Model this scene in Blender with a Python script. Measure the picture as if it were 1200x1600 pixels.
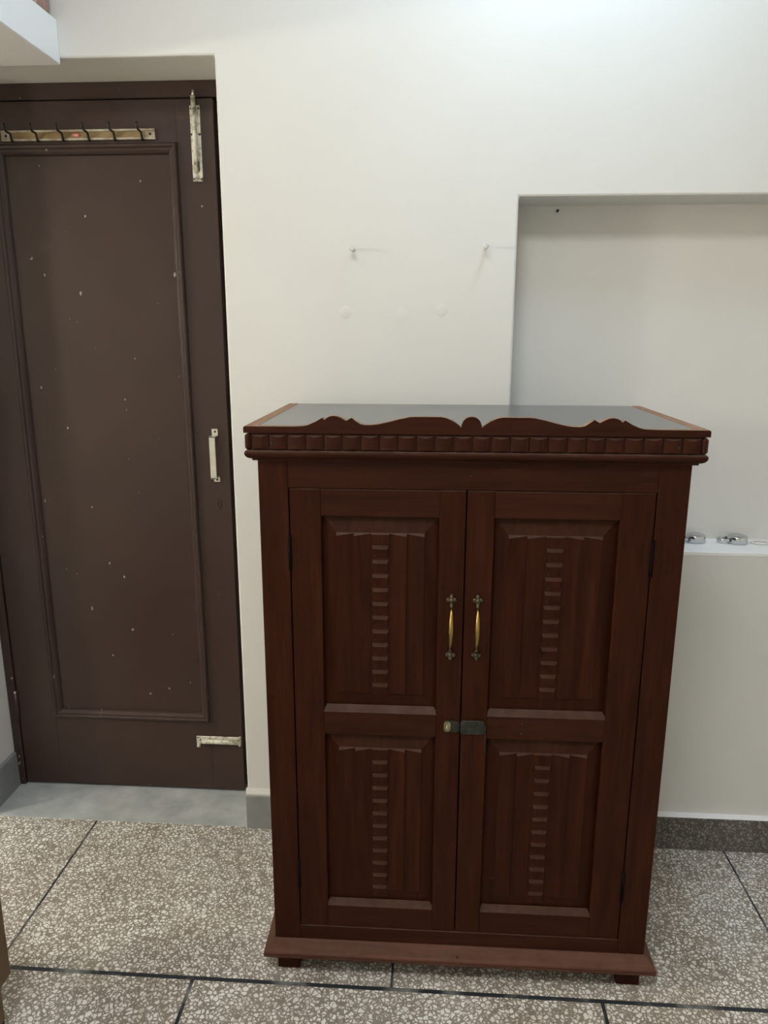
import bpy, bmesh, math, random
from mathutils import Vector, Matrix
random.seed(7)
for o in list(bpy.data.objects): bpy.data.objects.remove(o, do_unlink=True)
S = bpy.context.scene
COL = S.collection
R = math.radians

# ------------------------------------------------------------------ camera
cam_d = bpy.data.cameras.new('camera')
cam = bpy.data.objects.new('camera', cam_d); COL.objects.link(cam)
cam_d.sensor_fit = 'VERTICAL'; cam_d.sensor_height = 24.0; cam_d.sensor_width = 18.0
cam_d.lens = 1168.08 / 1600 * 24.0
cam_d.clip_start = 0.02
CAMROT = Matrix.Rotation(R(3.702), 4, 'Z') @ Matrix.Rotation(R(90 - 13.4645), 4, 'X') @ Matrix.Rotation(R(0.129), 4, 'Z')
cam.matrix_world = Matrix.Translation((0, -1.8764, 1.40)) @ CAMROT
S.camera = cam

# ------------------------------------------------------------------ world + exposure
w = bpy.data.worlds.new('world'); S.world = w; w.use_nodes = True
w.node_tree.nodes['Background'].inputs[0].default_value = (0.03, 0.03, 0.032, 1)
w.node_tree.nodes['Background'].inputs[1].default_value = 1.0
S.view_settings.view_transform = 'Standard'
S.view_settings.look = 'None'
S.view_settings.gamma = 1.0
S.view_settings.use_curve_mapping = False
S.view_settings.exposure = 0.0
# lamp settings (the lamps themselves are built further down)
WALL_BULB = dict(loc=(0.31, -0.37, 2.46), col=(0.58, 0.79, 1.0), strength=128.0, r=0.022, half=.15)
SIDE_BULB = dict(loc=(-3.50, -1.38, 1.70), col=(1.0, 0.94, 0.78), strength=320.0, r=0.10)
CEIL_FILL = dict(loc=(-.30, -2.00, 2.93), col=(.985, 0.985, 1.0), strength=23.5, r=0.36)  # unseen fill added for the general light of the room

# ------------------------------------------------------------------ material helpers
def mat(name, col=(.5, .5, .5), rough=.5, metal=0.0, spec=.5):
    m = bpy.data.materials.new(name); m.use_nodes = True
    b = m.node_tree.nodes['Principled BSDF']
    b.inputs['Base Color'].default_value = (*col, 1)
    b.inputs['Roughness'].default_value = rough
    b.inputs['Metallic'].default_value = metal
    b.inputs['Specular IOR Level'].default_value = spec
    return m
class N:
    def __init__(s, m): s.t = m.node_tree; s.b = s.t.nodes['Principled BSDF']
    def node(s, typ, **kw):
        n = s.t.nodes.new(typ)
        for k, v in kw.items(): setattr(n, k, v)
        return n
    def link(s, a, b): s.t.links.new(a, b)
    def coord(s, scale=(1, 1, 1), which='Object'):
        c = s.node('ShaderNodeTexCoord'); mp = s.node('ShaderNodeMapping')
        mp.inputs['Scale'].default_value = scale
        s.link(c.outputs[which], mp.inputs['Vector']); return mp.outputs[0]
    def noise(s, vec, scale, detail=4, rough=.5, dist=0.0):
        n = s.node('ShaderNodeTexNoise'); s.link(vec, n.inputs['Vector'])
        n.inputs['Scale'].default_value = scale; n.inputs['Detail'].default_value = detail
        n.inputs['Roughness'].default_value = rough; n.inputs['Distortion'].default_value = dist
        return n
    def ramp(s, fac, stops, interp='LINEAR'):
        r = s.node('ShaderNodeValToRGB'); s.link(fac, r.inputs[0]); r.color_ramp.interpolation = interp
        while len(r.color_ramp.elements) < len(stops): r.color_ramp.elements.new(.5)
        for e, (p, c) in zip(r.color_ramp.elements, stops):
            e.position = p; e.color = (*c, 1) if len(c) == 3 else c
        return r.outputs[0]
    def mix(s, fac, a, b, mode='MIX'):
        m = s.node('ShaderNodeMix', data_type='RGBA', blend_type=mode)
        for v, i in ((fac, 0), (a, 6), (b, 7)):
            if hasattr(v, 'is_linked'): s.link(v, m.inputs[i])
            elif isinstance(v, (int, float)): m.inputs[i].default_value = v
            else: m.inputs[i].default_value = (*v, 1)
        return m.outputs[2]
    def math(s, op, a, b=0.0, clamp=False):
        m = s.node('ShaderNodeMath', operation=op, use_clamp=clamp)
        for v, i in ((a, 0), (b, 1)):
            if hasattr(v, 'is_linked'): s.link(v, m.inputs[i])
            else: m.inputs[i].default_value = v
        return m.outputs[0]
    def bump(s, h, strength=.2, dist=.002):
        b = s.node('ShaderNodeBump'); s.link(h, b.inputs['Height'])
        b.inputs['Strength'].default_value = strength; b.inputs['Distance'].default_value = dist
        s.link(b.outputs[0], s.b.inputs['Normal'])
    def color(s, c): s.link(c, s.b.inputs['Base Color'])
    def rough(s, c): s.link(c, s.b.inputs['Roughness'])

def make_paint(name, a, b, bump=.25):
    m = mat(name, a, .55); n = N(m)
    v = n.coord()
    big = n.noise(v, 2.2, 3)
    c = n.ramp(big.outputs[0], [(.3, a), (.7, b)])
    vs = n.coord((4, 4, 22))                                   # long horizontal brush and trowel marks
    st = n.noise(vs, 2.0, 4, .6, .4)
    fine = n.noise(v, 160, 3)
    h = n.math('ADD', n.math('MULTIPLY', st.outputs[0], .8), n.math('MULTIPLY', fine.outputs[0], .25))
    h = n.math('ADD', h, n.math('MULTIPLY', n.noise(v, 14, 3).outputs[0], 1.2))
    n.bump(h, bump * .5, .003)
    stain = n.ramp(n.noise(v, 9, 5, .7).outputs[0], [(.70, (0, 0, 0)), (.80, (1, 1, 1))])
    n.color(n.mix(n.math('MULTIPLY', stain, .18), c, tuple(x * .8 for x in a)))
    return m
M = {}
M['paint'] = make_paint('wall_paint', (.70, .690, .650), (.73, .72, .685))
M['paint_lit'] = make_paint('lit_white_paint', (.88, .88, .88), (.90, .90, .90), .15)  # whitened wall paint: the sill's light from above is put into the colour
M['ceiling'] = make_paint('ceiling_paint', (.75, .74, .72), (.77, .76, .74), .15)

def make_terrazzo(name, chips, matrix, scale, contrast=1.0, dark_bump=.15):
    m = mat(name, chips[0], .42); n = N(m)
    v = n.coord()
    warp = n.noise(v, 95, 2)
    sub = n.node('ShaderNodeVectorMath', operation='SUBTRACT'); n.link(warp.outputs['Color'], sub.inputs[0]); sub.inputs[1].default_value = (.5, .5, .5)
    sc = n.node('ShaderNodeVectorMath', operation='SCALE'); n.link(sub.outputs[0], sc.inputs[0]); sc.inputs['Scale'].default_value = .011
    ad = n.node('ShaderNodeVectorMath', operation='ADD'); n.link(v, ad.inputs[0]); n.link(sc.outputs[0], ad.inputs[1])
    vec = ad.outputs[0]
    vo = n.node('ShaderNodeTexVoronoi', feature='DISTANCE_TO_EDGE'); n.link(vec, vo.inputs['Vector']); vo.inputs['Scale'].default_value = scale
    vc = n.node('ShaderNodeTexVoronoi', feature='F1'); n.link(vec, vc.inputs['Vector']); vc.inputs['Scale'].default_value = scale
    sep = n.node('ShaderNodeSeparateColor'); n.link(vc.outputs['Color'], sep.inputs[0])
    chipcol = n.ramp(sep.outputs[0], [(0, chips[2]), (.25, chips[1]), (.6, chips[0]), (1, chips[0])])
    # chips of different size: threshold varies per cell
    th = n.math('ADD', n.math('MULTIPLY', sep.outputs[1], .13), .035)
    mask = n.math('SMOOTH_MAX', 0.0, 0.0)
    d = n.math('SUBTRACT', vo.outputs['Distance'], th)
    mask = n.math('MULTIPLY', d, 11.0, True)
    mat_n = n.noise(v, 7, 4)
    matrixc = n.ramp(mat_n.outputs[0], [(.3, matrix[0]), (.7, matrix[1])])
    c = n.mix(mask, matrixc, chipcol)
    dirt = n.ramp(n.noise(v, 4.5, 5, .65).outputs[0], [(.42, (1, 1, 1)), (.72, (.78, .74, .70))])
    c = n.mix(1.0, c, dirt, 'MULTIPLY')
    n.color(c)
    n.bump(mask, .08, .0006)
    n.rough(n.ramp(n.noise(v, 12, 3).outputs[0], [(.3, (.34,) * 3), (.7, (.55,) * 3)]))
    return m
M['terrazzo'] = make_terrazzo('terrazzo', [(.92, .91, .88), (.84, .82, .78), (.62, .59, .54)], [(.25, .215, .175), (.35, .31, .26)], 104)
M['terrazzo_dark'] = make_terrazzo('skirting_terrazzo', [(.27, .25, .23), (.20, .18, .16), (.13, .12, .11)], [(.085, .075, .065), (.13, .12, .105)], 100)
def simple_noise(name, a, b, scale, rough=.5, metal=0, bump=.1, dist=.001, spec=.5, stretch=(1, 1, 1), detail=5, lo=.3, hi=.7):
    m = mat(name, a, rough, metal, spec); n = N(m)
    v = n.coord(stretch)
    t = n.noise(v, scale, detail, .6)
    n.color(n.ramp(t.outputs[0], [(lo, a), (hi, b)]))
    if bump: n.bump(t.outputs[0], bump, dist)
    return m
M['joint'] = simple_noise('joint_strip', (.022, .027, .033), (.26, .26, .25), 11, .55, lo=.5, hi=.72)
M['concrete'] = simple_noise('grey_concrete', (.30, .325, .325), (.52, .54, .535), 9, .5, bump=.2)
M['concrete_dark'] = simple_noise('grey_concrete_skirting', (.20, .205, .205), (.29, .295, .29), 7, .5, bump=.15)

def make_wood(name, cols, stretch, rough=.46, grain=1.0, spec=.10, dust_highlight=.22):
    m = mat(name, cols[0], rough, 0, spec); n = N(m)
    info = n.node('ShaderNodeObjectInfo')
    tc = n.node('ShaderNodeTexCoord'); mp = n.node('ShaderNodeMapping'); mp.inputs['Scale'].default_value = stretch
    off = n.node('ShaderNodeVectorMath', operation='SCALE'); off.inputs[0].default_value = (3.1, 7.3, 5.7)
    n.link(info.outputs['Random'], off.inputs['Scale'])
    add = n.node('ShaderNodeVectorMath', operation='ADD'); n.link(tc.outputs['Object'], add.inputs[0]); n.link(off.outputs[0], add.inputs[1])
    n.link(add.outputs[0], mp.inputs['Vector'])
    v = mp.outputs[0]
    a = n.noise(v, 6, 6, .62, .8)
    bgr = n.noise(v, 26, 4, .7, .3)
    fac = n.math('ADD', n.math('MULTIPLY', a.outputs[0], .7), n.math('MULTIPLY', bgr.outputs[0], .3))
    c = n.ramp(fac, [(.34, cols[0]), (.52, cols[1]), (.68, cols[2])])
    # dusty scuffs
    v2 = n.coord()
    sc = n.ramp(n.noise(v2, 34, 3, .5).outputs[0], [(.74, (0, 0, 0)), (.80, (1, 1, 1))])
    c = n.mix(n.math('MULTIPLY', sc, .12), c, (.30, .22, .17))
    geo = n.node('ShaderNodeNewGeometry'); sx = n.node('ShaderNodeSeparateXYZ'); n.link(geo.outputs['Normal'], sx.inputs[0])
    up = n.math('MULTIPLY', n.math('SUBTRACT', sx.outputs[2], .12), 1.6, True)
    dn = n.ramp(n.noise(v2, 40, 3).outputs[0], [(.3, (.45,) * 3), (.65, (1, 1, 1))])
    c = n.mix(n.math('MULTIPLY', n.math('MULTIPLY', up, dn), dust_highlight), c, (.26, .19, .15))  # pale dust on up-facing faces, doubling as painted ledge highlights
    n.color(c)
    n.bump(bgr.outputs[0], .06 * grain, .001)
    n.rough(n.ramp(a.outputs[0], [(.3, (rough - .06,) * 3), (.7, (rough + .1,) * 3)]))
    return m
MAHOG = [(.021, .0050, .0018), (.034, .0082, .0030), (.050, .0135, .0052)]
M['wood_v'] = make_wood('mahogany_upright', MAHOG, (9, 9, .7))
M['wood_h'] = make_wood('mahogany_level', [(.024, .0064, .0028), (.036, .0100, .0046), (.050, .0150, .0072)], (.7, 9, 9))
M['wood_base'] = make_wood('mahogany_plinth', [(.070, .028, .019), (.092, .038, .025), (.12, .050, .033)], (.7, 9, 9), .5, dust_highlight=.12)
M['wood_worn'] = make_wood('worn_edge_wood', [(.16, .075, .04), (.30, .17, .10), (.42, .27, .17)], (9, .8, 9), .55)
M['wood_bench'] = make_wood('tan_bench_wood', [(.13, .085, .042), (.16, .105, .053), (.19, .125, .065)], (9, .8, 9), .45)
M['laminate'] = simple_noise('dark_laminate_top', (.10, .101, .096), (.135, .135, .128), 5, .26, bump=.05, dist=.0006, spec=.6)
M['dark'] = mat('dark_iron', (.012, .010, .009), .6)
M['black'] = mat('black_void', (.004, .004, .004), .9)
M['hinge'] = simple_noise('blackened_hinge', (.004, .003, .0025), (.010, .006, .005), 60, .75, 0, spec=.05)
M['brass'] = simple_noise('brass', (.27, .18, .055), (.44, .31, .11), 25, .34, 1.0, .05)
M['brass_dark'] = simple_noise('tarnished_brass', (.020, .015, .010), (.13, .10, .055), 90, .42, .6, .3)
M['hasp_pale'] = simple_noise('worn_pale_brass', (.10, .08, .04), (.46, .42, .26), 70, .4, .5, .2)
M['hasp_dark'] = simple_noise('dark_hasp_plate', (.010, .012, .008), (.040, .041, .028), 80, .5, .3, .25)
M['chrome'] = mat('chrome', (.62, .63, .65), .20, 1.0)
M['ring'] = simple_noise('ivory_plastic', (.72, .70, .62), (.80, .78, .71), 20, .4)
M['hook_metal'] = simple_noise('blackened_hook', (.012, .010, .008), (.05, .04, .03), 90, .4, .5)
M['steel'] = simple_noise('brushed_steel', (.60, .58, .52), (.74, .72, .66), 60, .32, .85, .05)

def make_painted_metal(name):
    m = mat(name, (.62, .60, .50), .45, .2); n = N(m); v = n.coord()
    a = n.noise(v, 70, 5, .65)
    c = n.ramp(a.outputs[0], [(.30, (.10, .075, .05)), (.40, (.42, .38, .29)), (.52, (.66, .64, .54)), (.75, (.74, .72, .63))])
    n.color(c); n.bump(a.outputs[0], .35, .0015); return m
M['painted_metal'] = make_painted_metal('paint_caked_metal')
M['hook_plate'] = simple_noise('dull_gold_plate', (.17, .11, .05), (.34, .25, .13), 22, .42, .55, .1, stretch=(1, 1, 2))
M['hook_lip'] = simple_noise('paint_smeared_lip', (.24, .18, .11), (.56, .51, .42), 26, .5, .2)
M['sticker'] = mat('red_sticker', (.48, .13, .09), .5)
M['sticker_mark'] = mat('sticker_pale_mark', (.68, .50, .42), .5)
M['nail'] = simple_noise('painted_nail', (.60, .59, .55), (.75, .74, .71), 200, .5)

def make_enamel():
    m = mat('brown_enamel', (.05, .03, .025), .34, 0, .35); n = N(m); v = n.coord()
    a = n.noise(v, 3.2, 4)
    c = n.ramp(a.outputs[0], [(.3, (.041, .0240, .0195)), (.7, (.050, .0295, .0235))])
    chips = n.ramp(n.noise(n.coord((1, 1, .6)), 80, 1, .3).outputs[0], [(.795, (0, 0, 0)), (.81, (1, 1, 1))])
    c = n.mix(n.math('MULTIPLY', chips, .65), c, (.50, .47, .42))
    smear = n.ramp(n.noise(v, 7, 5, .7).outputs[0], [(.62, (0, 0, 0)), (.85, (1, 1, 1))])
    c = n.mix(n.math('MULTIPLY', smear, .10), c, (.25, .20, .17))
    n.color(c)
    n.bump(n.noise(n.coord((12, 12, 1.5)), 14, 3).outputs[0], .07, .0012)
    n.rough(n.ramp(n.noise(v, 10, 3).outputs[0], [(.3, (.30,) * 3), (.7, (.42,) * 3)]))
    return m
M['enamel'] = make_enamel()
def emissive(name, col, strength):
    m = mat(name, (.9, .9, .9), .4); b = m.node_tree.nodes['Principled BSDF']
    b.inputs['Emission Color'].default_value = (*col, 1); b.inputs['Emission Strength'].default_value = strength
    return m
M['white_plastic'] = mat('white_plastic', (.8, .8, .79), .4)
def make_loft_box():
    m = mat('brown_wrapped_carton', (.3, .17, .12), .35); n = N(m); v = n.coord()
    a = n.noise(v, 16, 4, .6, 1.2)
    n.color(n.ramp(a.outputs[0], [(.35, (.26, .13, .09)), (.55, (.36, .21, .16)), (.66, (.62, .54, .52))])); return m
M['carton'] = make_loft_box()

# ------------------------------------------------------------------ mesh helpers
class MB:
    def __init__(s): s.v = []; s.f = []; s.smooth = []
    def add(s, verts, faces, smooth=False):
        o = len(s.v); s.v += [tuple(p) for p in verts]
        s.f += [tuple(i + o for i in f) for f in faces]; s.smooth += [smooth] * len(faces); return s
    def box(s, x0, x1, y0, y1, z0, z1, b=0.0):
        if b <= 0:
            return s.add([(x, y, z) for x in (x0, x1) for y in (y0, y1) for z in (z0, z1)],
                         [(0, 1, 3, 2), (4, 6, 7, 5), (0, 4, 5, 1), (2, 3, 7, 6), (0, 2, 6, 4), (1, 5, 7, 3)])
        bm = bmesh.new(); bmesh.ops.create_cube(bm, size=1)
        for q in bm.verts: q.co = Vector(((x0 + x1) / 2 + q.co.x * (x1 - x0), (y0 + y1) / 2 + q.co.y * (y1 - y0), (z0 + z1) / 2 + q.co.z * (z1 - z0)))
        bmesh.ops.bevel(bm, geom=bm.edges[:], offset=b, segments=1, affect='EDGES')
        return s.bm(bm)
    def bm(s, bm, smooth=False):
        bm.verts.ensure_lookup_table(); bm.verts.index_update()
        s.add([v.co.copy() for v in bm.verts], [[v.index for v in f.verts] for f in bm.faces], smooth); bm.free(); return s
    def prism(s, poly, a, b, axis='x'):
        """poly: 2-D outline extruded from a to b along axis; outline is (y,z) for x, (x,z) for y, (x,y) for z"""
        n = len(poly)
        def P(p, t): return {'x': (t, p[0], p[1]), 'y': (p[0], t, p[1]), 'z': (p[0], p[1], t)}[axis]
        vs = [P(p, a) for p in poly] + [P(p, b) for p in poly]
        return s.add(vs, [tuple(range(n)), tuple(range(2 * n - 1, n - 1, -1))] + [(i, i + n, (i + 1) % n + n, (i + 1) % n) for i in range(n)])
    def tube(s, pts, rad, seg=10, flat=1.0):
        pts = [Vector(p) for p in pts]; n = len(pts)
        rad = rad if hasattr(rad, '__len__') else [rad] * n
        vs = []; up = Vector((0.13, 0.2, 1)).normalized()
        t0 = (pts[1] - pts[0]).normalized()
        a = t0.cross(up)
        if a.length < .1: a = t0.cross(Vector((1, 0, 0)))
        a.normalize()
        for i, p in enumerate(pts):
            t = (pts[min(i + 1, n - 1)] - pts[max(i - 1, 0)]).normalized()
            a = (a - t * a.dot(t)).normalized(); b = t.cross(a)
            for k in range(seg):
                th = 2 * math.pi * k / seg
                vs.append(p + (a * math.cos(th) + b * math.sin(th) * flat) * rad[i])
        fs = [(i * seg + k, i * seg + (k + 1) % seg, (i + 1) * seg + (k + 1) % seg, (i + 1) * seg + k) for i in range(n - 1) for k in range(seg)]
        fs += [tuple(range(seg - 1, -1, -1)), tuple(range((n - 1) * seg, n * seg))]
        return s.add(vs, fs, True)
    def lathe(s, prof, c=(0, 0, 0), axis='z', seg=20):
        vs = []; n = len(prof)
        for (r, h) in prof:
            for k in range(seg):
                th = 2 * math.pi * k / seg; p, q = r * math.cos(th), r * math.sin(th)
                v = {'z': (p, q, h), 'y': (p, h, q), 'x': (h, p, q)}[axis]
                vs.append((v[0] + c[0], v[1] + c[1], v[2] + c[2]))
        fs = [(i * seg + k, i * seg + (k + 1) % seg, (i + 1) * seg + (k + 1) % seg, (i + 1) * seg + k) for i in range(n - 1) for k in range(seg)]
        fs += [tuple(range(seg - 1, -1, -1)), tuple(range((n - 1) * seg, n * seg))]
        return s.add(vs, fs, True)
    def ball(s, c, r, sx=1, sy=1, sz=1, seg=10):
        bm = bmesh.new(); bmesh.ops.create_uvsphere(bm, u_segments=seg, v_segments=max(5, seg // 2 + 1), radius=r)
        for q in bm.verts: q.co = Vector((q.co.x * sx + c[0], q.co.y * sy + c[1], q.co.z * sz + c[2]))
        return s.bm(bm, True)
    def mesh(s, name):
        me = bpy.data.meshes.new(name); me.from_pydata(s.v, [], s.f)
        bm = bmesh.new(); bm.from_mesh(me); bmesh.ops.recalc_face_normals(bm, faces=bm.faces[:]); bm.to_mesh(me); bm.free()
        for p, sm in zip(me.polygons, s.smooth): p.use_smooth = sm
        return me
    def build(s, name, m, parent=None, loc=None):
        return put(name, s.mesh(name), m, parent, loc)
def put(name, me, m, parent=None, loc=None):
    if not me.materials: me.materials.append(m)
    o = bpy.data.objects.new(name, me); COL.objects.link(o)
    if parent: o.parent = parent
    if loc: o.location = loc
    return o
def share(o, parent=None, loc=(0, 0, 0)):
    c = o.copy(); COL.objects.link(c); c.parent = parent or o.parent; c.location = loc; return c
def autosmooth(o, ang=35):
    me = o.data
    for p in me.polygons: p.use_smooth = True
    bm = bmesh.new(); bm.from_mesh(me)
    for e in bm.edges:
        if len(e.link_faces) == 2: e.smooth = e.calc_face_angle(0) < R(ang)
    bm.to_mesh(me); bm.free()
    return o
def empty(name, loc=(0, 0, 0), rz=0):
    o = bpy.data.objects.new(name, None); COL.objects.link(o); o.location = loc; o.rotation_euler.z = rz; o.empty_display_size = .05; return o
def tag(o, label=None, cat=None, group=None, kind=None):
    if label: o['label'] = label
    if cat: o['category'] = cat
    if group: o['group'] = group
    if kind: o['kind'] = kind
    return o

# ================================================================== THE SETTING
XL, XR, YF, ZC = -3.90, 1.95, -3.7, 2.98
XO, XJ, ZO = -0.513, -1.297, 2.017          # door opening: right edge, left jamb, head
XN, ZN, ZS, ND = 0.1912, 1.709, 0.858, 0.13  # niche: left edge, head, sill, depth
DY = 0.1632                                  # face of the room door

def relief_wall(xs, zs, depth, thick):
    """front face on Y=depth(i,j) per cell with real reveals between cells of different depth; closed at the back"""
    bm = bmesh.new(); cache = {}
    def V(x, y, z):
        k = (round(x, 5), round(y, 5), round(z, 5))
        if k not in cache: cache[k] = bm.verts.new((x, y, z))
        return cache[k]
    def F(*p):
        try: bm.faces.new([V(*q) for q in p])
        except ValueError: pass
    nx, nz = len(xs) - 1, len(zs) - 1
    def D(i, j): return depth(i, j) if 0 <= i < nx and 0 <= j < nz else thick
    for i in range(nx):
        for j in range(nz):
            d = D(i, j); a, b, c, e = xs[i], xs[i + 1], zs[j], zs[j + 1]
            F((a, d, c), (b, d, c), (b, d, e), (a, d, e))
            F((a, thick, c), (a, thick, e), (b, thick, e), (b, thick, c))
    for i in range(nx + 1):
        for j in range(nz):
            d0, d1 = D(i - 1, j), D(i, j)
            if abs(d0 - d1) > 1e-6: F((xs[i], d0, zs[j]), (xs[i], d1, zs[j]), (xs[i], d1, zs[j + 1]), (xs[i], d0, zs[j + 1]))
    for i in range(nx):
        for j in range(nz + 1):
            d0, d1 = D(i, j - 1), D(i, j)
            if abs(d0 - d1) > 1e-6: F((xs[i], d0, zs[j]), (xs[i], d1, zs[j]), (xs[i + 1], d1, zs[j]), (xs[i + 1], d0, zs[j]))
    bmesh.ops.recalc_face_normals(bm, faces=bm.faces[:])
    me = bpy.data.meshes.new('wall_back'); bm.to_mesh(me); bm.free(); return me
wxs = [XL - .1, XJ, XO, XN, 1.55, XR + .1]; wzs = [-.02, ZS, ZN, ZO, ZC + .02]
def wdepth(i, j):
    if i == 1 and j <= 2: return .26
    if i == 3 and j == 1: return ND
    return 0.0
wall = put('wall_back', relief_wall(wxs, wzs, wdepth, .32), M['paint'])
tag(wall, 'cream painted wall with a door recess and a shallow square niche', kind='structure')
bv = wall.modifiers.new('soft_plaster_edges', 'BEVEL'); bv.width = .005; bv.segments = 2; bv.limit_method = 'ANGLE'; bv.angle_limit = R(50)
for i, (x, z, r) in enumerate([(-.2164, 1.449, .017), (-.0789, 1.443, .019), (.017, 1.4535, .017)]):
    MB().lathe([(r, .0006), (r * .9, -.0000), (r * .7, -.0006), (r * .4, -.0010), (.001, -.0012)], (x, 0, z), 'y', 22).build('plaster_patch', M['paint'], wall)

def slab(name, x0, x1, y0, y1, z0, z1, m, label):
    return tag(MB().box(x0, x1, y0, y1, z0, z1).build(name, m), label, kind='structure')
slab('wall_left', XL - .12, XL, YF - .1, .0, -.02, ZC + .02, M['paint'], 'cream wall on the far left, out of the picture')
slab('wall_right', XR, XR + .12, YF - .1, .0, -.02, ZC + .02, M['paint'], 'cream wall on the right, out of the picture')
slab('wall_front', XL - .1, XR + .1, YF - .12, YF, -.02, ZC + .02, M['paint'], 'cream wall behind the viewer')
slab('ceiling', XL - .1, XR + .1, YF - .1, .3, ZC, ZC + .1, M['ceiling'], 'white ceiling above the frame')

# floor: recessed strip bed with separate terrazzo slabs on it
floor = MB().box(XL - .1, XR + .1, YF - .1, .32, -.06, -.0016).build('floor', M['joint'])
tag(floor, 'terrazzo slab floor with dark grey joint strips', kind='structure')
PITCH = .898
def floor_slab(x0, x1, y0, y1):
    MB().box(x0, x1, y0, y1, -.003, 0, .0008).build('terrazzo_slab', M['terrazzo'], floor)
rows = [(0.0, -.5205, -.069, .0026)]
y = -.5315; k = 0
while y > YF:
    rows.append((y, max(YF, y - .886), -.5119 if k % 2 == 0 else -.069, .0040)); y -= .897; k += 1
for (ya, yb, xj, g) in rows:
    x = xj
    while x > XL: x -= PITCH
    while x < XR:
        a, b = max(x + g, XL), min(x + PITCH - g, XR)
        if b - a > .03: floor_slab(a, b, yb, ya)
        x += PITCH
tag(MB().box(XJ, XO, -.002, .27, -.0025, .0008, .0006).build('trim_1', M['concrete']), 'smooth grey concrete threshold below the brown door', kind='structure')

# skirtings
def skirting(name, m, pts_yz, x0, x1, label):
    return tag(MB().prism(pts_yz, x0, x1, 'x').build(name, m), label, kind='structure')
b1 = skirting('baseboard_back', M['terrazzo_dark'], [(.0, 0), (-.016, 0), (-.016, .101), (0, .101)], -.30, XR, 'dark speckled terrazzo skirting right of the cabinet')
MB().prism([(0, .1065), (-.004, .1055), (-.0158, .1030), (-.0165, .101), (0, .101)], -.30, XR, 'x').build('painted_ledge', M['paint_lit'], b1)
b2 = skirting('baseboard_pier', M['concrete_dark'], [(.0, 0), (-.007, 0), (-.007, .103), (-.004, .108), (0, .108)], XO - .004, -.30, 'smooth grey cement skirting between door and cabinet')
MB().prism([(0, .128), (-.003, .121), (-.006, .113), (-.006, .108), (0, .108)], XO - .003, -.30, 'x').build('painted_ledge', M['paint'], b2)
tag(MB().prism([(XJ, 0), (XJ + .010, 0), (XJ + .008, .112), (XJ, .118)], -.004, .155, 'y').build('baseboard_left', M['concrete_dark']), 'grey cement skirting on the left door jamb', kind='structure')
# sill board of the niche
tag(MB().box(XN + .001, 1.548, -.001, ND + .001, ZS - .008, ZS + .0015, .001).build('trim_2', M['paint_lit']), 'sill of the wall niche, its paint whitened for the light from above', kind='structure')
# loft slab at the top left
tag(MB().box(XL + .001, -.8755, -.95, -.0005, 2.003, 2.097, .002).build('ceiling_loft', M['paint_lit']), 'white concrete loft slab at the upper left corner', kind='structure')

# ------------------------------------------------------------------ room door
door = empty('door_1', (-.915, DY, 0)); tag(door, 'dark brown painted panel door in the wall recess', kind='structure')
DOX = -.915
def dpart(mb, name, m, parent=None):
    o = mb.build(name, m, parent or door)
    o.location = (-DOX, -DY, 0) if (parent is None) else (0, 0, 0)
    return o
LX0, LX1, LZ0, LZ1 = -1.2685, -.5665, .008, 1.9745
PX0, PX1, PZ0, PZ1 = -1.154, -.6635, .2405, 1.8725
dpart(MB().box(LX0, PX0 + .002, DY, DY + .036, LZ0, LZ1, .0015), 'stile', M['enamel'])
dpart(MB().box(PX1 - .002, LX1, DY, DY + .036, LZ0, LZ1, .0015), 'stile', M['enamel'])
dpart(MB().box(PX0, PX1, DY + .0004, DY + .036, LZ0, PZ0 + .002, .0015), 'rail', M['enamel'])
dpart(MB().box(PX0, PX1, DY + .0004, DY + .036, PZ1 - .002, LZ1, .0015), 'rail', M['enamel'])
dpart(MB().box(PX0 + .01, PX1 - .01, DY + .008, DY + .026, PZ0 + .01, PZ1 - .01), 'panel', M['enamel'])
def mitred(mb, rect, prof, side, y0):
    """rect (x0,x1,z0,z1); prof: (inset, proud) points, closed; one side of a picture-frame moulding facing -Y"""
    x0, x1, z0, z1 = rect; n = len(prof); A = []; B = []
    for (t, h) in prof:
        c = {'b': ((x0 + t, z0 + t), (x1 - t, z0 + t)), 't': ((x0 + t, z1 - t), (x1 - t, z1 - t)),
             'l': ((x0 + t, z0 + t), (x0 + t, z1 - t)), 'r': ((x1 - t, z0 + t), (x1 - t, z1 - t))}[side]
        A.append((c[0][0], y0 - h, c[0][1])); B.append((c[1][0], y0 - h, c[1][1]))
    return mb.add(A + B, [tuple(range(n)), tuple(range(2 * n - 1, n - 1, -1))] + [(i, i + n, (i + 1) % n + n, (i + 1) % n) for i in range(n)])
mp = [(0, -.002), (0, .004), (.002, .009), (.005, .0115), (.009, .011), (.012, .008), (.013, .0055), (.016, .0055), (.020, .003), (.024, -.001), (.027, -.007), (.027, -.009), (.002, -.009)]
for sd in 'btlr': dpart(mitred(MB(), (PX0, PX1, PZ0, PZ1), mp, sd, DY), 'moulding', M['enamel'])
# frame: head and jambs
dpart(MB().box(XJ, XO, DY + .002, DY + .06, 1.9775, ZO, .002), 'frame_head', M['enamel'])
dpart(MB().box(XJ, LX0 - .0025, DY - .006, DY + .06, .0, 1.9775, .002), 'frame_jamb', M['enamel'])
dpart(MB().box(-.5565, XO, DY + .025, DY + .09, .0, 1.9775, .002), 'frame_jamb', M['enamel'])
for z in (.27, 1.02, 1.74):
    h = dpart(MB().tube([(LX0 - .002, DY - .006, z - .045), (LX0 - .002, DY - .006, z + .045)], .006, 10), 'hinge', M['enamel'])
    MB().tube([(LX0 - .002, DY - .006, z + .045), (LX0 - .002, DY - .006, z + .052)], .0035, 8).build('hinge_pin', M['painted_metal'], h)
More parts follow.
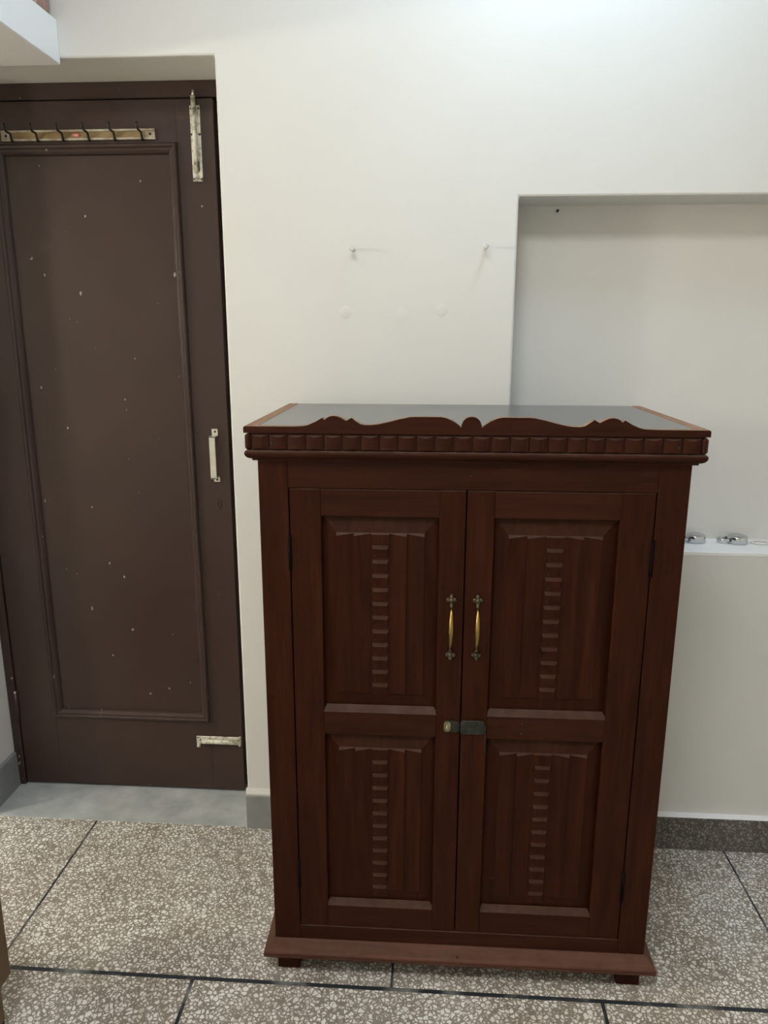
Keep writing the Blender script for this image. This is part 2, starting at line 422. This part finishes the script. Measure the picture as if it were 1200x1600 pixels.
# tall tower bolt at the top of the door
bx = -.6137
bo = dpart(MB().box(bx - .0130, bx + .0130, DY - .003, DY, 1.779, 1.958, .0008).box(bx - .0075, bx + .0075, DY - .006, DY - .002, 1.83, 1.956, .0015), 'tower_bolt', M['painted_metal'])
MB().tube([(bx - .001, DY - .009, 1.800), (bx - .001, DY - .009, 1.978)], .0058, 12).build('bolt_rod', M['painted_metal'], bo)
MB().tube([(bx - .001, DY - .006, 1.978), (bx - .001, DY - .004, 1.992)], .0035, 10).build('bolt_tip', M['steel'], bo)
MB().lathe([(.004, 0), (.0062, -.004), (.0068, -.012), (.005, -.018), (.001, -.019)], (bx + .001, DY - .012, 1.788), 'y', 14).build('bolt_knob', M['nail'], bo)
for (sx, sz) in ((-.009, 1.950), (.009, 1.950), (-.0105, 1.890), (.0105, 1.890), (-.0095, 1.785), (.0105, 1.784)):
    MB().lathe([(.0026, .0005), (.0026, -.0006), (.001, -.0008)], (bx + sx, DY - .003, sz), 'y', 10).build('screw', M['dark'], bo)
MB().box(bx - .004, bx + .006, DY - .0078, DY - .003, 1.803, 1.826, .0008).build('bolt_slot', M['dark'], bo)
# short bolt at the bottom edge
zb = .1795
bo = dpart(MB().box(-.7095, -.5715, DY - .003, DY, zb - .0125, zb + .0125, .0015), 'barrel_bolt', M['painted_metal'])
MB().tube([(-.690, DY - .0085, zb - .0015), (-.572, DY - .0085, zb - .0015)], .0078, 14).build('bolt_rod', M['painted_metal'], bo)
MB().tube([(-.699, DY - .007, zb - .002), (-.699, DY - .014, zb - .009), (-.6985, DY - .020, zb - .014)], [.006, .0055, .005], 10).build('bolt_knob', M['painted_metal'], bo)
MB().box(-.5765, -.5700, DY - .012, DY, zb - .0135, zb + .0145, .001).build('end_stop', M['painted_metal'], bo)
for (x, z) in ((-.704, zb + .007), (-.697, zb + .001)):
    MB().lathe([(.0022, .0005), (.0022, -.0008), (.0009, -.001)], (x, DY - .003, z), 'y', 10).build('screw', M['dark'], bo)
# pull handle
hx = -.6040
hd = dpart(MB().box(hx - .0085, hx + .0085, DY - .034, DY - .0305, 1.004, 1.1225, .0012).box(hx - .0085, hx + .0085, DY - .034, DY - .001, 1.1185, 1.1225, .001).box(hx - .0085, hx + .0085, DY - .034, DY - .001, 1.004, 1.008, .001), 'pull_handle', M['steel'])
for z0, z1 in ((1.120, 1.1405), (.9905, 1.007)):
    MB().box(hx - .0085, hx + .0085, DY - .0025, DY, z0, z1, .0006).build('handle_foot', M['steel'], hd)
    MB().lathe([(.003, .0005), (.003, -.0008), (.001, -.0012)], (hx + .001, DY - .0025, (z0 + z1) / 2 + (.002 if z0 > 1 else -.002)), 'y', 10).build('screw', M['dark'], hd)
# keyhole
kh = MB()
kh.add([(hx + .0085 * math.cos(t), DY - .0022, .926 + .0145 * math.sin(t)) for t in [2 * math.pi * i / 24 for i in range(24)]] +
       [(hx + .0100 * math.cos(t), DY + .001, .926 + .0162 * math.sin(t)) for t in [2 * math.pi * i / 24 for i in range(24)]],
       [tuple(range(24))] + [(i, (i + 1) % 24, (i + 1) % 24 + 24, i + 24) for i in range(24)])
esc = dpart(kh, 'keyhole_plate', M['enamel'])
MB().prism([(hx - .0012, .918), (hx + .0012, .918), (hx + .0012, .927), (hx + .0022, .929), (hx + .0022, .932), (hx, .934), (hx - .0022, .932), (hx - .0022, .929), (hx - .0012, .927)], DY - .0028, DY - .001, 'y').build('keyhole', M['black'], esc)

# ================================================================== CABINET
cab = empty('cabinet', (.0739, -.4869, 0), R(.365))
tag(cab, 'dark mahogany two-door cabinet with carved panels and scalloped crest', 'cabinet')
BW, BD = .4049, .440
KO = .0203
def c(mb, name, m, parent=None): return mb.build(name, m, parent or cab)
ZB, ZDB, ZDT, ZF = .0845, .1217, 1.1101, 1.167
DLX, DMX, DRX = -.3472, -.0065, .3465
# carcass
c(MB().box(-BW, -BW + .018, .020, BD, .0505, ZF), 'side_panel', M['wood_v'])
c(MB().box(BW - .018, BW, .020, BD, .0505, ZF), 'side_panel', M['wood_v'])
c(MB().box(-BW + .018, BW - .018, BD - .008, BD, .0505, ZF), 'back_panel', M['wood_v'])
c(MB().box(-BW + .018, BW - .018, .022, BD - .008, .0505, .070), 'bottom_panel', M['wood_h'])
# face frame
c(MB().box(-BW, DLX - .001, 0, .020, .0505, ZF, .0012), 'stile', M['wood_v'])
c(MB().box(DRX + .001, BW, 0, .020, .0505, ZF, .0012), 'stile', M['wood_v'])
c(MB().box(DLX - .001, DRX + .001, .0003, .020, ZDT + .001, ZF, .001), 'rail', M['wood_h'])
c(MB().box(DLX - .001, DRX + .001, .0003, .020, .0505, ZDB - .001, .001), 'rail', M['wood_h'])
def sweep(mb, prof, back):
    """prof: closed (outward offset, z) outline swept round the left side, front and right side of the body"""
    n = len(prof); vs = []
    for (o, z) in prof: vs += [(-BW - o, back, z), (-BW - o, -o, z), (BW + o, -o, z), (BW + o, back, z)]
    fs = []
    for i in range(n):
        j = (i + 1) % n
        for k in range(3): fs.append((4 * i + k, 4 * i + k + 1, 4 * j + k + 1, 4 * j + k))
    fs += [tuple(4 * i for i in range(n)), tuple(4 * i + 3 for i in range(n - 1, -1, -1))]
    return mb.add(vs, fs)
# plinth moulding + feet
pl = c(sweep(MB(), [(-.004, .0860), (.002, .0862), (.0195, .0672), (.0215, .0655), (.0228, .063), (.0228, .0590), (.0205, .0582), (.0205, .0568), (.0225, .0560), (.0222, .0520), (.020, .0500), (-.004, .0500)], BD), 'plinth_moulding', M['wood_base'])
for x0, x1 in ((-BW + .003, -BW + .053), (BW - .053, BW - .003)):
    for y0 in (.004, BD - .055): c(MB().box(x0, x1, y0, y0 + .050, 0, .0502, .0015), 'foot', M['wood_v'])
# cornice
c(sweep(MB(), [(-.004, 1.1655), (.008, 1.1655), (.0085, 1.1690), (.0125, 1.1700), (.0165, 1.1725), (.0195, 1.1765), (.0203, 1.1805), (.0195, 1.1838), (.0165, 1.1862), (-.004, 1.1865)], BD), 'cornice_moulding', M['wood_h'])
c(sweep(MB(), [(-.004, 1.1865), (.0135, 1.1865), (.0135, 1.2180), (-.004, 1.2180)], BD), 'frieze_band', M['wood_h'])
# frieze blocks: each a shallow carved cushion with a sloped top
def flute_mesh(w, z0, z1, y0, depth, back, slope=1.5, bslope=.35, n=6, name='flute'):
    """depth(u), u in 0..1 across the width: how far the carved face stands proud of y0"""
    mb = MB(); rows_ = [[], [], [], [], []]
    for i in range(n + 1):
        u = i / n; x = -w / 2 + w * u; d = depth(u)
        rows_[0].append((x, back, z1)); rows_[1].append((x, y0, z1)); rows_[2].append((x, y0 - d, z1 - slope * d - .0004))
        rows_[3].append((x, y0 - d, z0 + bslope * d)); rows_[4].append((x, back, z0))
    vs = sum(rows_, []); m = n + 1
    fs = [(r * m + i, r * m + i + 1, (r + 1) * m + i + 1, (r + 1) * m + i) for r in range(4) for i in range(n)]
    fs += [tuple(r * m for r in range(5)), tuple(r * m + n for r in range(4, -1, -1))]
    return mb.add(vs, fs)
NB = 24; pitch = .825 / NB
blk = None
for i in range(NB):
    x = -.4125 + pitch * (i + .5)
    if blk is None:
        blk = flute_mesh(pitch - .0012, 1.1872, 1.2168, -KO + .0050, lambda u: .0006 + .0040 * (1 - (2 * u - 1) ** 2), -.012, 1.1, .5).build('fluted_block', M['wood_h'], cab, (x, 0, 0))
    else: share(blk, cab, (x, 0, 0))
for sx in (-1, 1):
    a = sx * .4128; b = sx * (BW + .0190)
    c(MB().box(min(a, b), max(a, b), -KO + .001, BD, 1.1872, 1.2168, .0035), 'corner_block', M['wood_h'])
# crest
half = [(-.4252, 1.2285), (-.4235, 1.2312), (-.33, 1.2315), (-.3149, 1.2322), (-.3049, 1.2340), (-.29, 1.2405), (-.2773, 1.2480), (-.2728, 1.2438), (-.2685, 1.2482), (-.263, 1.2508), (-.2561, 1.2518),
        (-.249, 1.2510), (-.2415, 1.2478), (-.2325, 1.2428), (-.2229, 1.2485), (-.215, 1.2425), (-.2065, 1.2368), (-.1985, 1.2354), (-.188, 1.2354), (-.1747, 1.2368), (-.155, 1.2412), (-.135, 1.2465),
        (-.1161, 1.2504), (-.107, 1.2511), (-.0578, 1.2511), (-.048, 1.2490), (-.036, 1.2435), (-.0270, 1.2375), (-.0215, 1.2320), (-.0203, 1.2385), (-.0175, 1.2448), (-.0130, 1.2493), (-.0080, 1.2514), (-.0027, 1.2520)]
outl = half + [(-.0054 - x if x > -.4 else -x, z) for (x, z) in half[-2::-1]]
cr = MB()
y0, y1 = -KO, -KO + .0165
n_ = len(outl); low = 1.2188
vs = [(x, y0, z) for x, z in outl] + [(x, y0, low) for x, z in outl] + [(x, y1, z) for x, z in outl] + [(x, y1, low) for x, z in outl]
fs = []
for i in range(n_ - 1):
    fs += [(i, i + 1, n_ + i + 1, n_ + i), (2 * n_ + i + 1, 2 * n_ + i, 3 * n_ + i, 3 * n_ + i + 1), (i + 1, i, 2 * n_ + i, 2 * n_ + i + 1), (n_ + i, n_ + i + 1, 3 * n_ + i + 1, 3 * n_ + i)]
fs += [(0, n_, 3 * n_, 2 * n_), (n_ - 1, 3 * n_ - 1, 4 * n_ - 1, 2 * n_ - 1)]
crest = c(cr.add(vs, fs), 'crest_board', M['wood_h']); crest['label'] = 'scalloped carved crest board'
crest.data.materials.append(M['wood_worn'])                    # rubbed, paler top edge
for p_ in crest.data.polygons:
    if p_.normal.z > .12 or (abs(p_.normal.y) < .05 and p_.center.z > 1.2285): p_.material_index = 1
# top: laminate between worn wooden edge strips
c(MB().box(-.3985, .4005, -.0035, .4443, 1.2185, 1.2312), 'top_panel', M['laminate'])['label'] = 'dark grey laminate top'
c(MB().box(-.4252, -.3990, -.0035, .4443, 1.2190, 1.2318, .003), 'edge_strip', M['wood_worn'])
c(MB().box(.4025, .4252, -.0035, .4443, 1.2190, 1.2318, .003), 'edge_strip', M['wood_worn'])

# doors
GAP = .0012
UP = (.6440, 1.0570); LO = (.1760, .5935)
flute_cache = {}
def cab_door(x0, x1, ox0, ox1, hx_, side):
    """x0..x1 leaf; ox0..ox1 panel opening"""
    x0 += GAP; x1 -= GAP
    T = .020
    d = MB().box(x0, ox0, .0006, T, ZDB, ZDT, .0012).box(ox1, x1, .0006, T, ZDB, ZDT, .0012).build('door', M['wood_v'], cab)
    for (z0, z1, ledge) in ((UP[1], ZDT, False), (LO[1], UP[0], True), (ZDB, LO[0], True)):
        if ledge:   # top arris planed to a broad sloping ledge
            h = .0125; e = .010
            A = (ox0 - .001, .0008, z0); 
            mb = MB()
            mb.box(ox0, ox1, .0008, T, z0, z1 - .0005)
            mb.add([(ox0 - .0035, .0004, z1 - .001), (ox1 + .0035, .0004, z1 - .001), (ox1 - .0045, .0105, z1 + h), (ox0 + .0045, .0105, z1 + h), (ox0 - .0035, .014, z1 - .001), (ox1 + .0035, .014, z1 - .001)],
                   [(0, 1, 2, 3), (3, 2, 5, 4), (0, 3, 4), (1, 5, 2), (0, 4, 5, 1)])
            mb.build('rail', M['wood_h'], d)
        else:
            MB().box(ox0, ox1, .0008, T, z0, z1 - .0005, .0008).build('rail', M['wood_h'], d)
    for (z0, z1), nst, ztop, zlast in ((UP, 11, .9995, .7085), (LO, 11, .5330, .2295)):
        # fielded panel: outer edge recessed, bevel rising to the carved field
        bx_, bz, bb = .0285, .0335, .0385
        ix0, ix1, iz0, iz1 = ox0 + bx_, ox1 - bx_, z0 + bb, z1 - bz
        yo, yi, yb = .0150, .0075, .0150
        P = [(ox0 - .001, yo, z0 - .001), (ox1 + .001, yo, z0 - .001), (ox1 + .001, yo, z1 + .001), (ox0 - .001, yo, z1 + .001),
             (ix0, yi, iz0), (ix1, yi, iz0), (ix1, yi, iz1), (ix0, yi, iz1),
             (ix0, yb, iz0), (ix1, yb, iz0), (ix1, yb, iz1), (ix0, yb, iz1)]
        mb = MB().add(P, [(0, 1, 5, 4), (1, 2, 6, 5), (2, 3, 7, 6), (3, 0, 4, 7), (4, 5, 9, 8), (5, 6, 10, 9), (6, 7, 11, 10), (7, 4, 8, 11), (8, 9, 10, 11)])
        mb.build('panel', M['wood_v'], d)
        W = (ix1 - ix0) / 5; H = iz1 - iz0
        for i in range(5):
            xc = ix0 + W * (i + .5)
            if i == 2: dep = lambda u: .0022
            elif i < 2: dep = lambda u: .0034 * (1 - u) + .0008
            else: dep = lambda u: .0034 * u + .0008
            mb = flute_mesh(W, 0.0005, H, yi, dep, .0145, 1.4, .6)
            mb.build('carved_strip' if i == 2 else 'flute', M['wood_v'], d, (xc, 0, iz0))
            if i == 2:
                p = (ztop - zlast) / (nst - 1)
                key = 'step%.4f' % p
                for k in range(nst):
                    loc = (xc, 0, ztop - k * p)
                    if key not in flute_cache:
                        hw = W / 2 - .0008
                        flute_cache[key] = MB().add([(-hw, yi - .0018, 0), (hw, yi - .0018, 0), (hw - .002, yi - .0052, -.0080), (-hw + .002, yi - .0052, -.0080), (-hw + .001, yi - .0028, -p * .80), (hw - .001, yi - .0028, -p * .80), (hw, yi - .0016, -p * .985), (-hw, yi - .0016, -p * .985)],
                            [(0, 1, 2, 3), (3, 2, 5, 4), (4, 5, 6, 7), (0, 3, 4, 7), (1, 6, 5, 2), (0, 7, 6, 1)]).build('carved_step', M['wood_v'], d, loc)
                    else: share(flute_cache[key], d, loc)
    # bow handle: spindle bar between two leaf-shaped ends
    zt, zl = .9045, .7650
    bar_t, bar_b = zt - .026, zl + .026
    pts, rad = [], []
    for i in range(17):
        t = i / 16; z = bar_t + (bar_b - bar_t) * t
        pts.append((hx_ - .0010 * t, -.006 - .018 * math.sin(math.pi * t) ** .7, z))
        rad.append(.0017 + .0029 * math.sin(math.pi * min(1, max(0, t))) ** .9)
    hb = MB().tube(pts, rad, 14).build('handle', M['brass'], d); hb['label'] = 'brass bow handle'
    for zz, sg in ((zt - .013, 1), (zl + .013, -1)):
        mb = MB()
        mb.ball((hx_, -.003, zz), .0050, 1, .8, 1.1)
        mb.ball((hx_ - .0060, -.002, zz + sg * .0012), .0042, 1, .7, 1.15); mb.ball((hx_ + .0060, -.002, zz + sg * .0012), .0042, 1, .7, 1.15)
        mb.ball((hx_, -.002, zz + sg * .0070), .0046, .95, .7, 1.3); mb.ball((hx_, -.002, zz + sg * .0120), .0018, .9, .8, 1.2)
        mb.tube([(hx_, -.002, zz - sg * .004), (hx_, -.006, zz - sg * .010), (hx_, -.0075, zz - sg * .0145)], [.0038, .0030, .0026], 10)
        mb.lathe([(.0062, .0005), (.0062, -.0012), (.0045, -.0022), (.001, -.0024)], (hx_, 0, zz - sg * .001), 'y', 12)
        mb.build('handle_rosette', M['brass_dark'], d)
    hxx = DLX if side < 0 else DRX
    for za, zc in ((1.018, .947), (.2895, .219)):
        mb = MB().box(hxx - .0035, hxx + .0035, -.0006, .004, zc, za, .0006)
        mb.tube([(hxx, -.0016, zc), (hxx, -.0016, za)], .0030, 10); mb.ball((hxx, -.0016, za + .001), .0028)
        mb.build('hinge', M['hinge'], d)
    return d
dl = cab_door(DLX, DMX, -.2855, -.0570, -.0308, -1)
dr = cab_door(DMX, DRX, .0470, .2825, .0204, 1)
# hasp: pale rounded tongue with staple on the left leaf, dark plate and dangling hook on the right leaf
def rrect(x0, x1, z0, z1, r, n=5):
    P = []
    for cx, cz, a in ((x1 - r, z1 - r, 0), (x0 + r, z1 - r, 90), (x0 + r, z0 + r, 180), (x1 - r, z0 + r, 270)):
        for k in range(n + 1): t = R(a + 90 * k / n); P.append((cx + r * math.cos(t), cz + r * math.sin(t)))
    return P
MB().prism(rrect(-.0400, -.0090, .6075, .6325, .009), -.0030, .0008, 'y').build('hasp_tongue', M['hasp_dark'], dl)
MB().prism(rrect(-.0405, -.0270, .6085, .6315, .0062), -.0042, -.0015, 'y').tube([(-.034, -.003, .6255), (-.034, -.012, .6255), (-.034, -.014, .620), (-.034, -.012, .6145), (-.034, -.003, .6145)], .0022, 8).build('hasp_staple', M['hasp_pale'], dl)
hp = MB().prism(rrect(-.0070, .0420, .6040, .6335, .006), -.0034, .0008, 'y').build('hasp_plate', M['hasp_dark'], dr)
MB().tube([(-.004, -.0040, .6335), (.030, -.0045, .6335), (.039, -.0045, .6315), (.0432, -.0045, .624), (.0438, -.0048, .605), (.0440, -.0052, .590), (.0448, -.0052, .560)], [.0012, .0013, .0014, .0015, .0014, .0013, .0011], 8).build('hasp_hook', M['hasp_dark'], dr)
for (x, z) in ((.004, .628), (.004, .610), (.031, .628), (.031, .610)):
    MB().lathe([(.0022, .0004), (.0022, -.0010), (.0008, -.0014)], (x, -.0034, z), 'y', 9).build('rivet', M['hasp_dark'], dr)
# nail holes and screw plugs in the face
for (x, z) in ((.000, 1.138), (.118, .628), (.118, .607)):
    MB().lathe([(.0024, .0008), (.0024, -.0004), (.0008, -.0005)], (x, .0006, z), 'y', 9).build('screw_plug', M['dark'], cab)
for x in (-.372, .372):
    MB().lathe([(.0024, .0008), (.0024, -.0004), (.0008, -.0005)], (x, -KO + .0016, 1.199), 'y', 9).build('screw_plug', M['dark'], cab)
MB().lathe([(.0024, .001), (.0024, -.0010), (.0008, -.0012)], (.0, -.0165, .0705), 'y', 9).build('screw_plug', M['dark'], cab)

# ================================================================== HOOK RAIL ON THE ROOM DOOR
rail = empty('coat_hook_rail', (-.922, DY, 1.8925)); tag(rail, 'brass-coloured coat rail with six bent hooks on the brown door', 'coat rail')
L0, L1 = -.2035, .2035
MB().box(L0, L1, -.0035, 0, -.0128, .0128, .0006).build('plate', M['hook_plate'], rail)
for s_ in (1, -1): MB().box(L0, L1, -.0062, -.0030, s_ * .0100 - .0028, s_ * .0100 + .0028, .001).build('lip', M['hook_lip'], rail)
for x in (L0 + .012, L1 - .014):
    e = MB().box(x - .012, x + .013, -.0046, -.0032, -.0075, .0075, .0006).build('end_plate', M['hook_lip'], rail)
    MB().lathe([(.0034, .0005), (.0034, -.0010), (.001, -.0014)], (x + .001, -.0046, 0), 'y', 10).build('screw', M['dark'], e)
hk = None
for i, px in enumerate((-1.096, -1.0275, -.9595, -.8915, -.8235, -.752)):
    x = px + .922
    if hk is None:
        pts = [(0, -.0045, -.0135), (0, -.008, -.0115), (0, -.0105, -.006), (0, -.0120, .000), (0, -.0160, .0035), (0, -.025, .0035), (0, -.034, .0045), (0, -.0395, .009), (0, -.0410, .015), (0, -.0405, .0195)]
        hk = MB().tube(pts, [.0036, .0034, .0031, .0030, .0029, .0028, .0028, .0028, .0028, .0034], 8).build('hook', M['hook_metal'], rail, (x, 0, 0))
    else: share(hk, rail, (x, 0, 0))
stk = MB().lathe([(.0115, .0003), (.0115, -.0008), (.001, -.0010)], (0, 0, 0), 'y', 20)
stk.v = [(x * 1.0, y_, z * .55) for (x, y_, z) in stk.v]
so = stk.build('sticker', M['sticker'], rail, (-.0035, -.0036, .0005)); so['label'] = 'small red oval sticker'
MB().box(-.006, .005, -.0013, -.0008, -.0012, .0006).box(-.004, .006, -.0013, -.0008, -.0036, -.0024).build('sticker_mark', M['sticker_mark'], so)

# ================================================================== NAILS
def nail(x, y, z, label, ln=.012, r=.0016, m='nail', dx=0, dz=0):
    o = empty('nail', (x, y, z)); tag(o, label, 'nail')
    MB().tube([(0, .004, 0), (dx, -ln, dz)], r, 10).build('shank', M[m], o)
    MB().lathe([(r * 1.0, .0004), (r * 2.3, -.0002), (r * 2.3, -.0014), (r * 1.2, -.002)], (dx, -ln, dz), 'y', 12).build('head', M[m], o)
    if m == 'nail': MB().lathe([(.0062, .0004), (.0054, -.0008), (.0030, -.0014), (.001, -.0016)], (0, 0, 0), 'y', 12).build('paint_blob', M['paint'], o)
    return o
nail(-.1965, 0, 1.594, 'white painted nail in the wall, nearer to the door', .025, .0030)
nail(.1168, 0, 1.598, 'white painted nail in the wall, nearer to the niche', .025, .0030)
nail(.2985, ND, 1.692, 'dark bent nail at the top of the niche back', .006, .0014, 'dark', .002, .004)

# ================================================================== PADLOCKS AND RING ON THE SILL
def padlock(x, y, rz, label, r=.0255):
    o = empty('padlock', (x, y, ZS + .0015), rz); tag(o, label, 'padlock', 'padlocks on the niche sill')
    h = .0205
    MB().lathe([(r - .002, 0), (r, .0015), (r, h - .0025), (r - .0012, h - .0008), (r - .004, h), (r - .0055, h - .001), (.001, h - .001)], (0, 0, 0), 'z', 36).build('body', M['chrome'], o)
    pts = [(-r + .006, -.013, h * .5)] + [(-r - .012 + .013 * math.cos(R(a)), .013 * math.sin(R(a)), h * .5) for a in range(270, 89, -15)] + [(-r + .006, .013, h * .5)]
    MB().tube(pts, .0036, 12).build('shackle', M['chrome'], o)
    for s_ in (-1, 1): MB().lathe([(.0042, -.0008), (.0042, .0006), (.0036, .001)], (-r + .0015, s_ * .013, h * .5), 'x', 10).build('shackle_socket', M['dark'], o)
    return o
padlock(.7050, .098, R(8), 'round chrome padlock on the sill, half hidden by the cabinet')
padlock(.8120, .094, R(2), 'round chrome padlock on the sill, whole, with its shackle to the left')
rg = MB(); ring_pts = [(.022 * math.cos(R(a)), .016 * math.sin(R(a)), .0032) for a in range(0, 361, 15)]
rg.tube(ring_pts, .0032, 8)
tag(rg.build('plastic_ring', M['ring'], None, (.871, .092, ZS + .0015)), 'pale ivory plastic ring lying on the sill beside a padlock', 'ring')

# ================================================================== BENCH CORNER, LOFT CARTON
bn = empty('wooden_bench', (-1.05, -.9, 0)); tag(bn, 'tan wooden bench corner at the lower left edge', 'bench')
bxx, byy = 1.05, .9
MB().box(-1.34 + bxx, -.8435 + bxx, -1.75 + byy, -.6555 + byy, .1195, .400, .003).build('box_body', M['wood_bench'], bn)
MB().box(-1.36 + bxx, -.8435 + bxx, -1.77 + byy, -.6560 + byy, .400, .425, .004).build('seat_board', M['wood_bench'], bn)
for lx in (-1.34, -.8935):
    for ly in (-1.71, -.743):
        lg = MB().box(lx + bxx, lx + .05 + bxx, ly + byy, ly + .05 + byy, .045, .120, .002).build('leg', M['wood_bench'], bn)
        MB().box(lx + .001 + bxx, lx + .049 + bxx, ly + .001 + byy, ly + .049 + byy, 0, .046, .002).build('leg_shoe', M['dark'], lg)
ct = MB().box(-.14, .14, -.16, .16, 0, .27, .006)
co = empty('carton', (-1.022, -.178, 2.0972)); tag(co, 'reddish brown wrapped carton on the white loft slab', 'carton')
ct.build('box', M['carton'], co); MB().box(-.142, .142, -.02, .02, .001, .272, .001).build('tape', M['sticker_mark'], co)

# ================================================================== LAMPS AND ADDED CEILING FILL (above and beside the frame)
def bulb_lamp(name, cfg, wall_dir, label):
    x, y_, z = cfg['loc']; r = cfg['r']
    o = empty(name, cfg['loc']); tag(o, label, 'lamp')
    hl = cfg.get('half', r)                                    # long bulbs stick out along the wall's normal
    MB().ball((0, 0, 0), r, 1, hl / r, 1, seg=24).build('bulb', emissive(name + '_glow', cfg['col'], cfg['strength']), o)
    d = Vector(wall_dir[0]); L = wall_dir[1]
    MB().tube([d * (hl - r * .25), d * (hl + r * .5)], [r * .5, r * .55], 16).build('socket', M['white_plastic'], o)
    MB().tube([d * (hl + r * .4), d * (L - .012)], .012, 12).build('arm', M['white_plastic'], o)
    MB().tube([d * (L - .014), d * L], .045, 24).build('base_plate', M['white_plastic'], o)
bulb_lamp('wall_lamp', WALL_BULB, ((0, 1, 0), .37), 'cool white bulb on the back wall above the niche')
bulb_lamp('side_lamp', SIDE_BULB, ((-1, 0, 0), .40), 'warm bulb on the left wall below the loft')
cl = empty('ceiling_lamp', CEIL_FILL['loc']); tag(cl, 'added round ceiling fill light above the space before the cabinet', 'lamp')
MB().lathe([(.001, -.012), (CEIL_FILL['r'], -.012), (CEIL_FILL['r'], .0)], (0, 0, 0), 'z', 32).build('diffuser', emissive('ceiling_lamp_glow', CEIL_FILL['col'], CEIL_FILL['strength']), cl)
MB().lathe([(CEIL_FILL['r'] + .012, .0005), (CEIL_FILL['r'] + .012, .048), (.01, .0495)], (0, 0, 0), 'z', 32).build('casing', M['white_plastic'], cl)
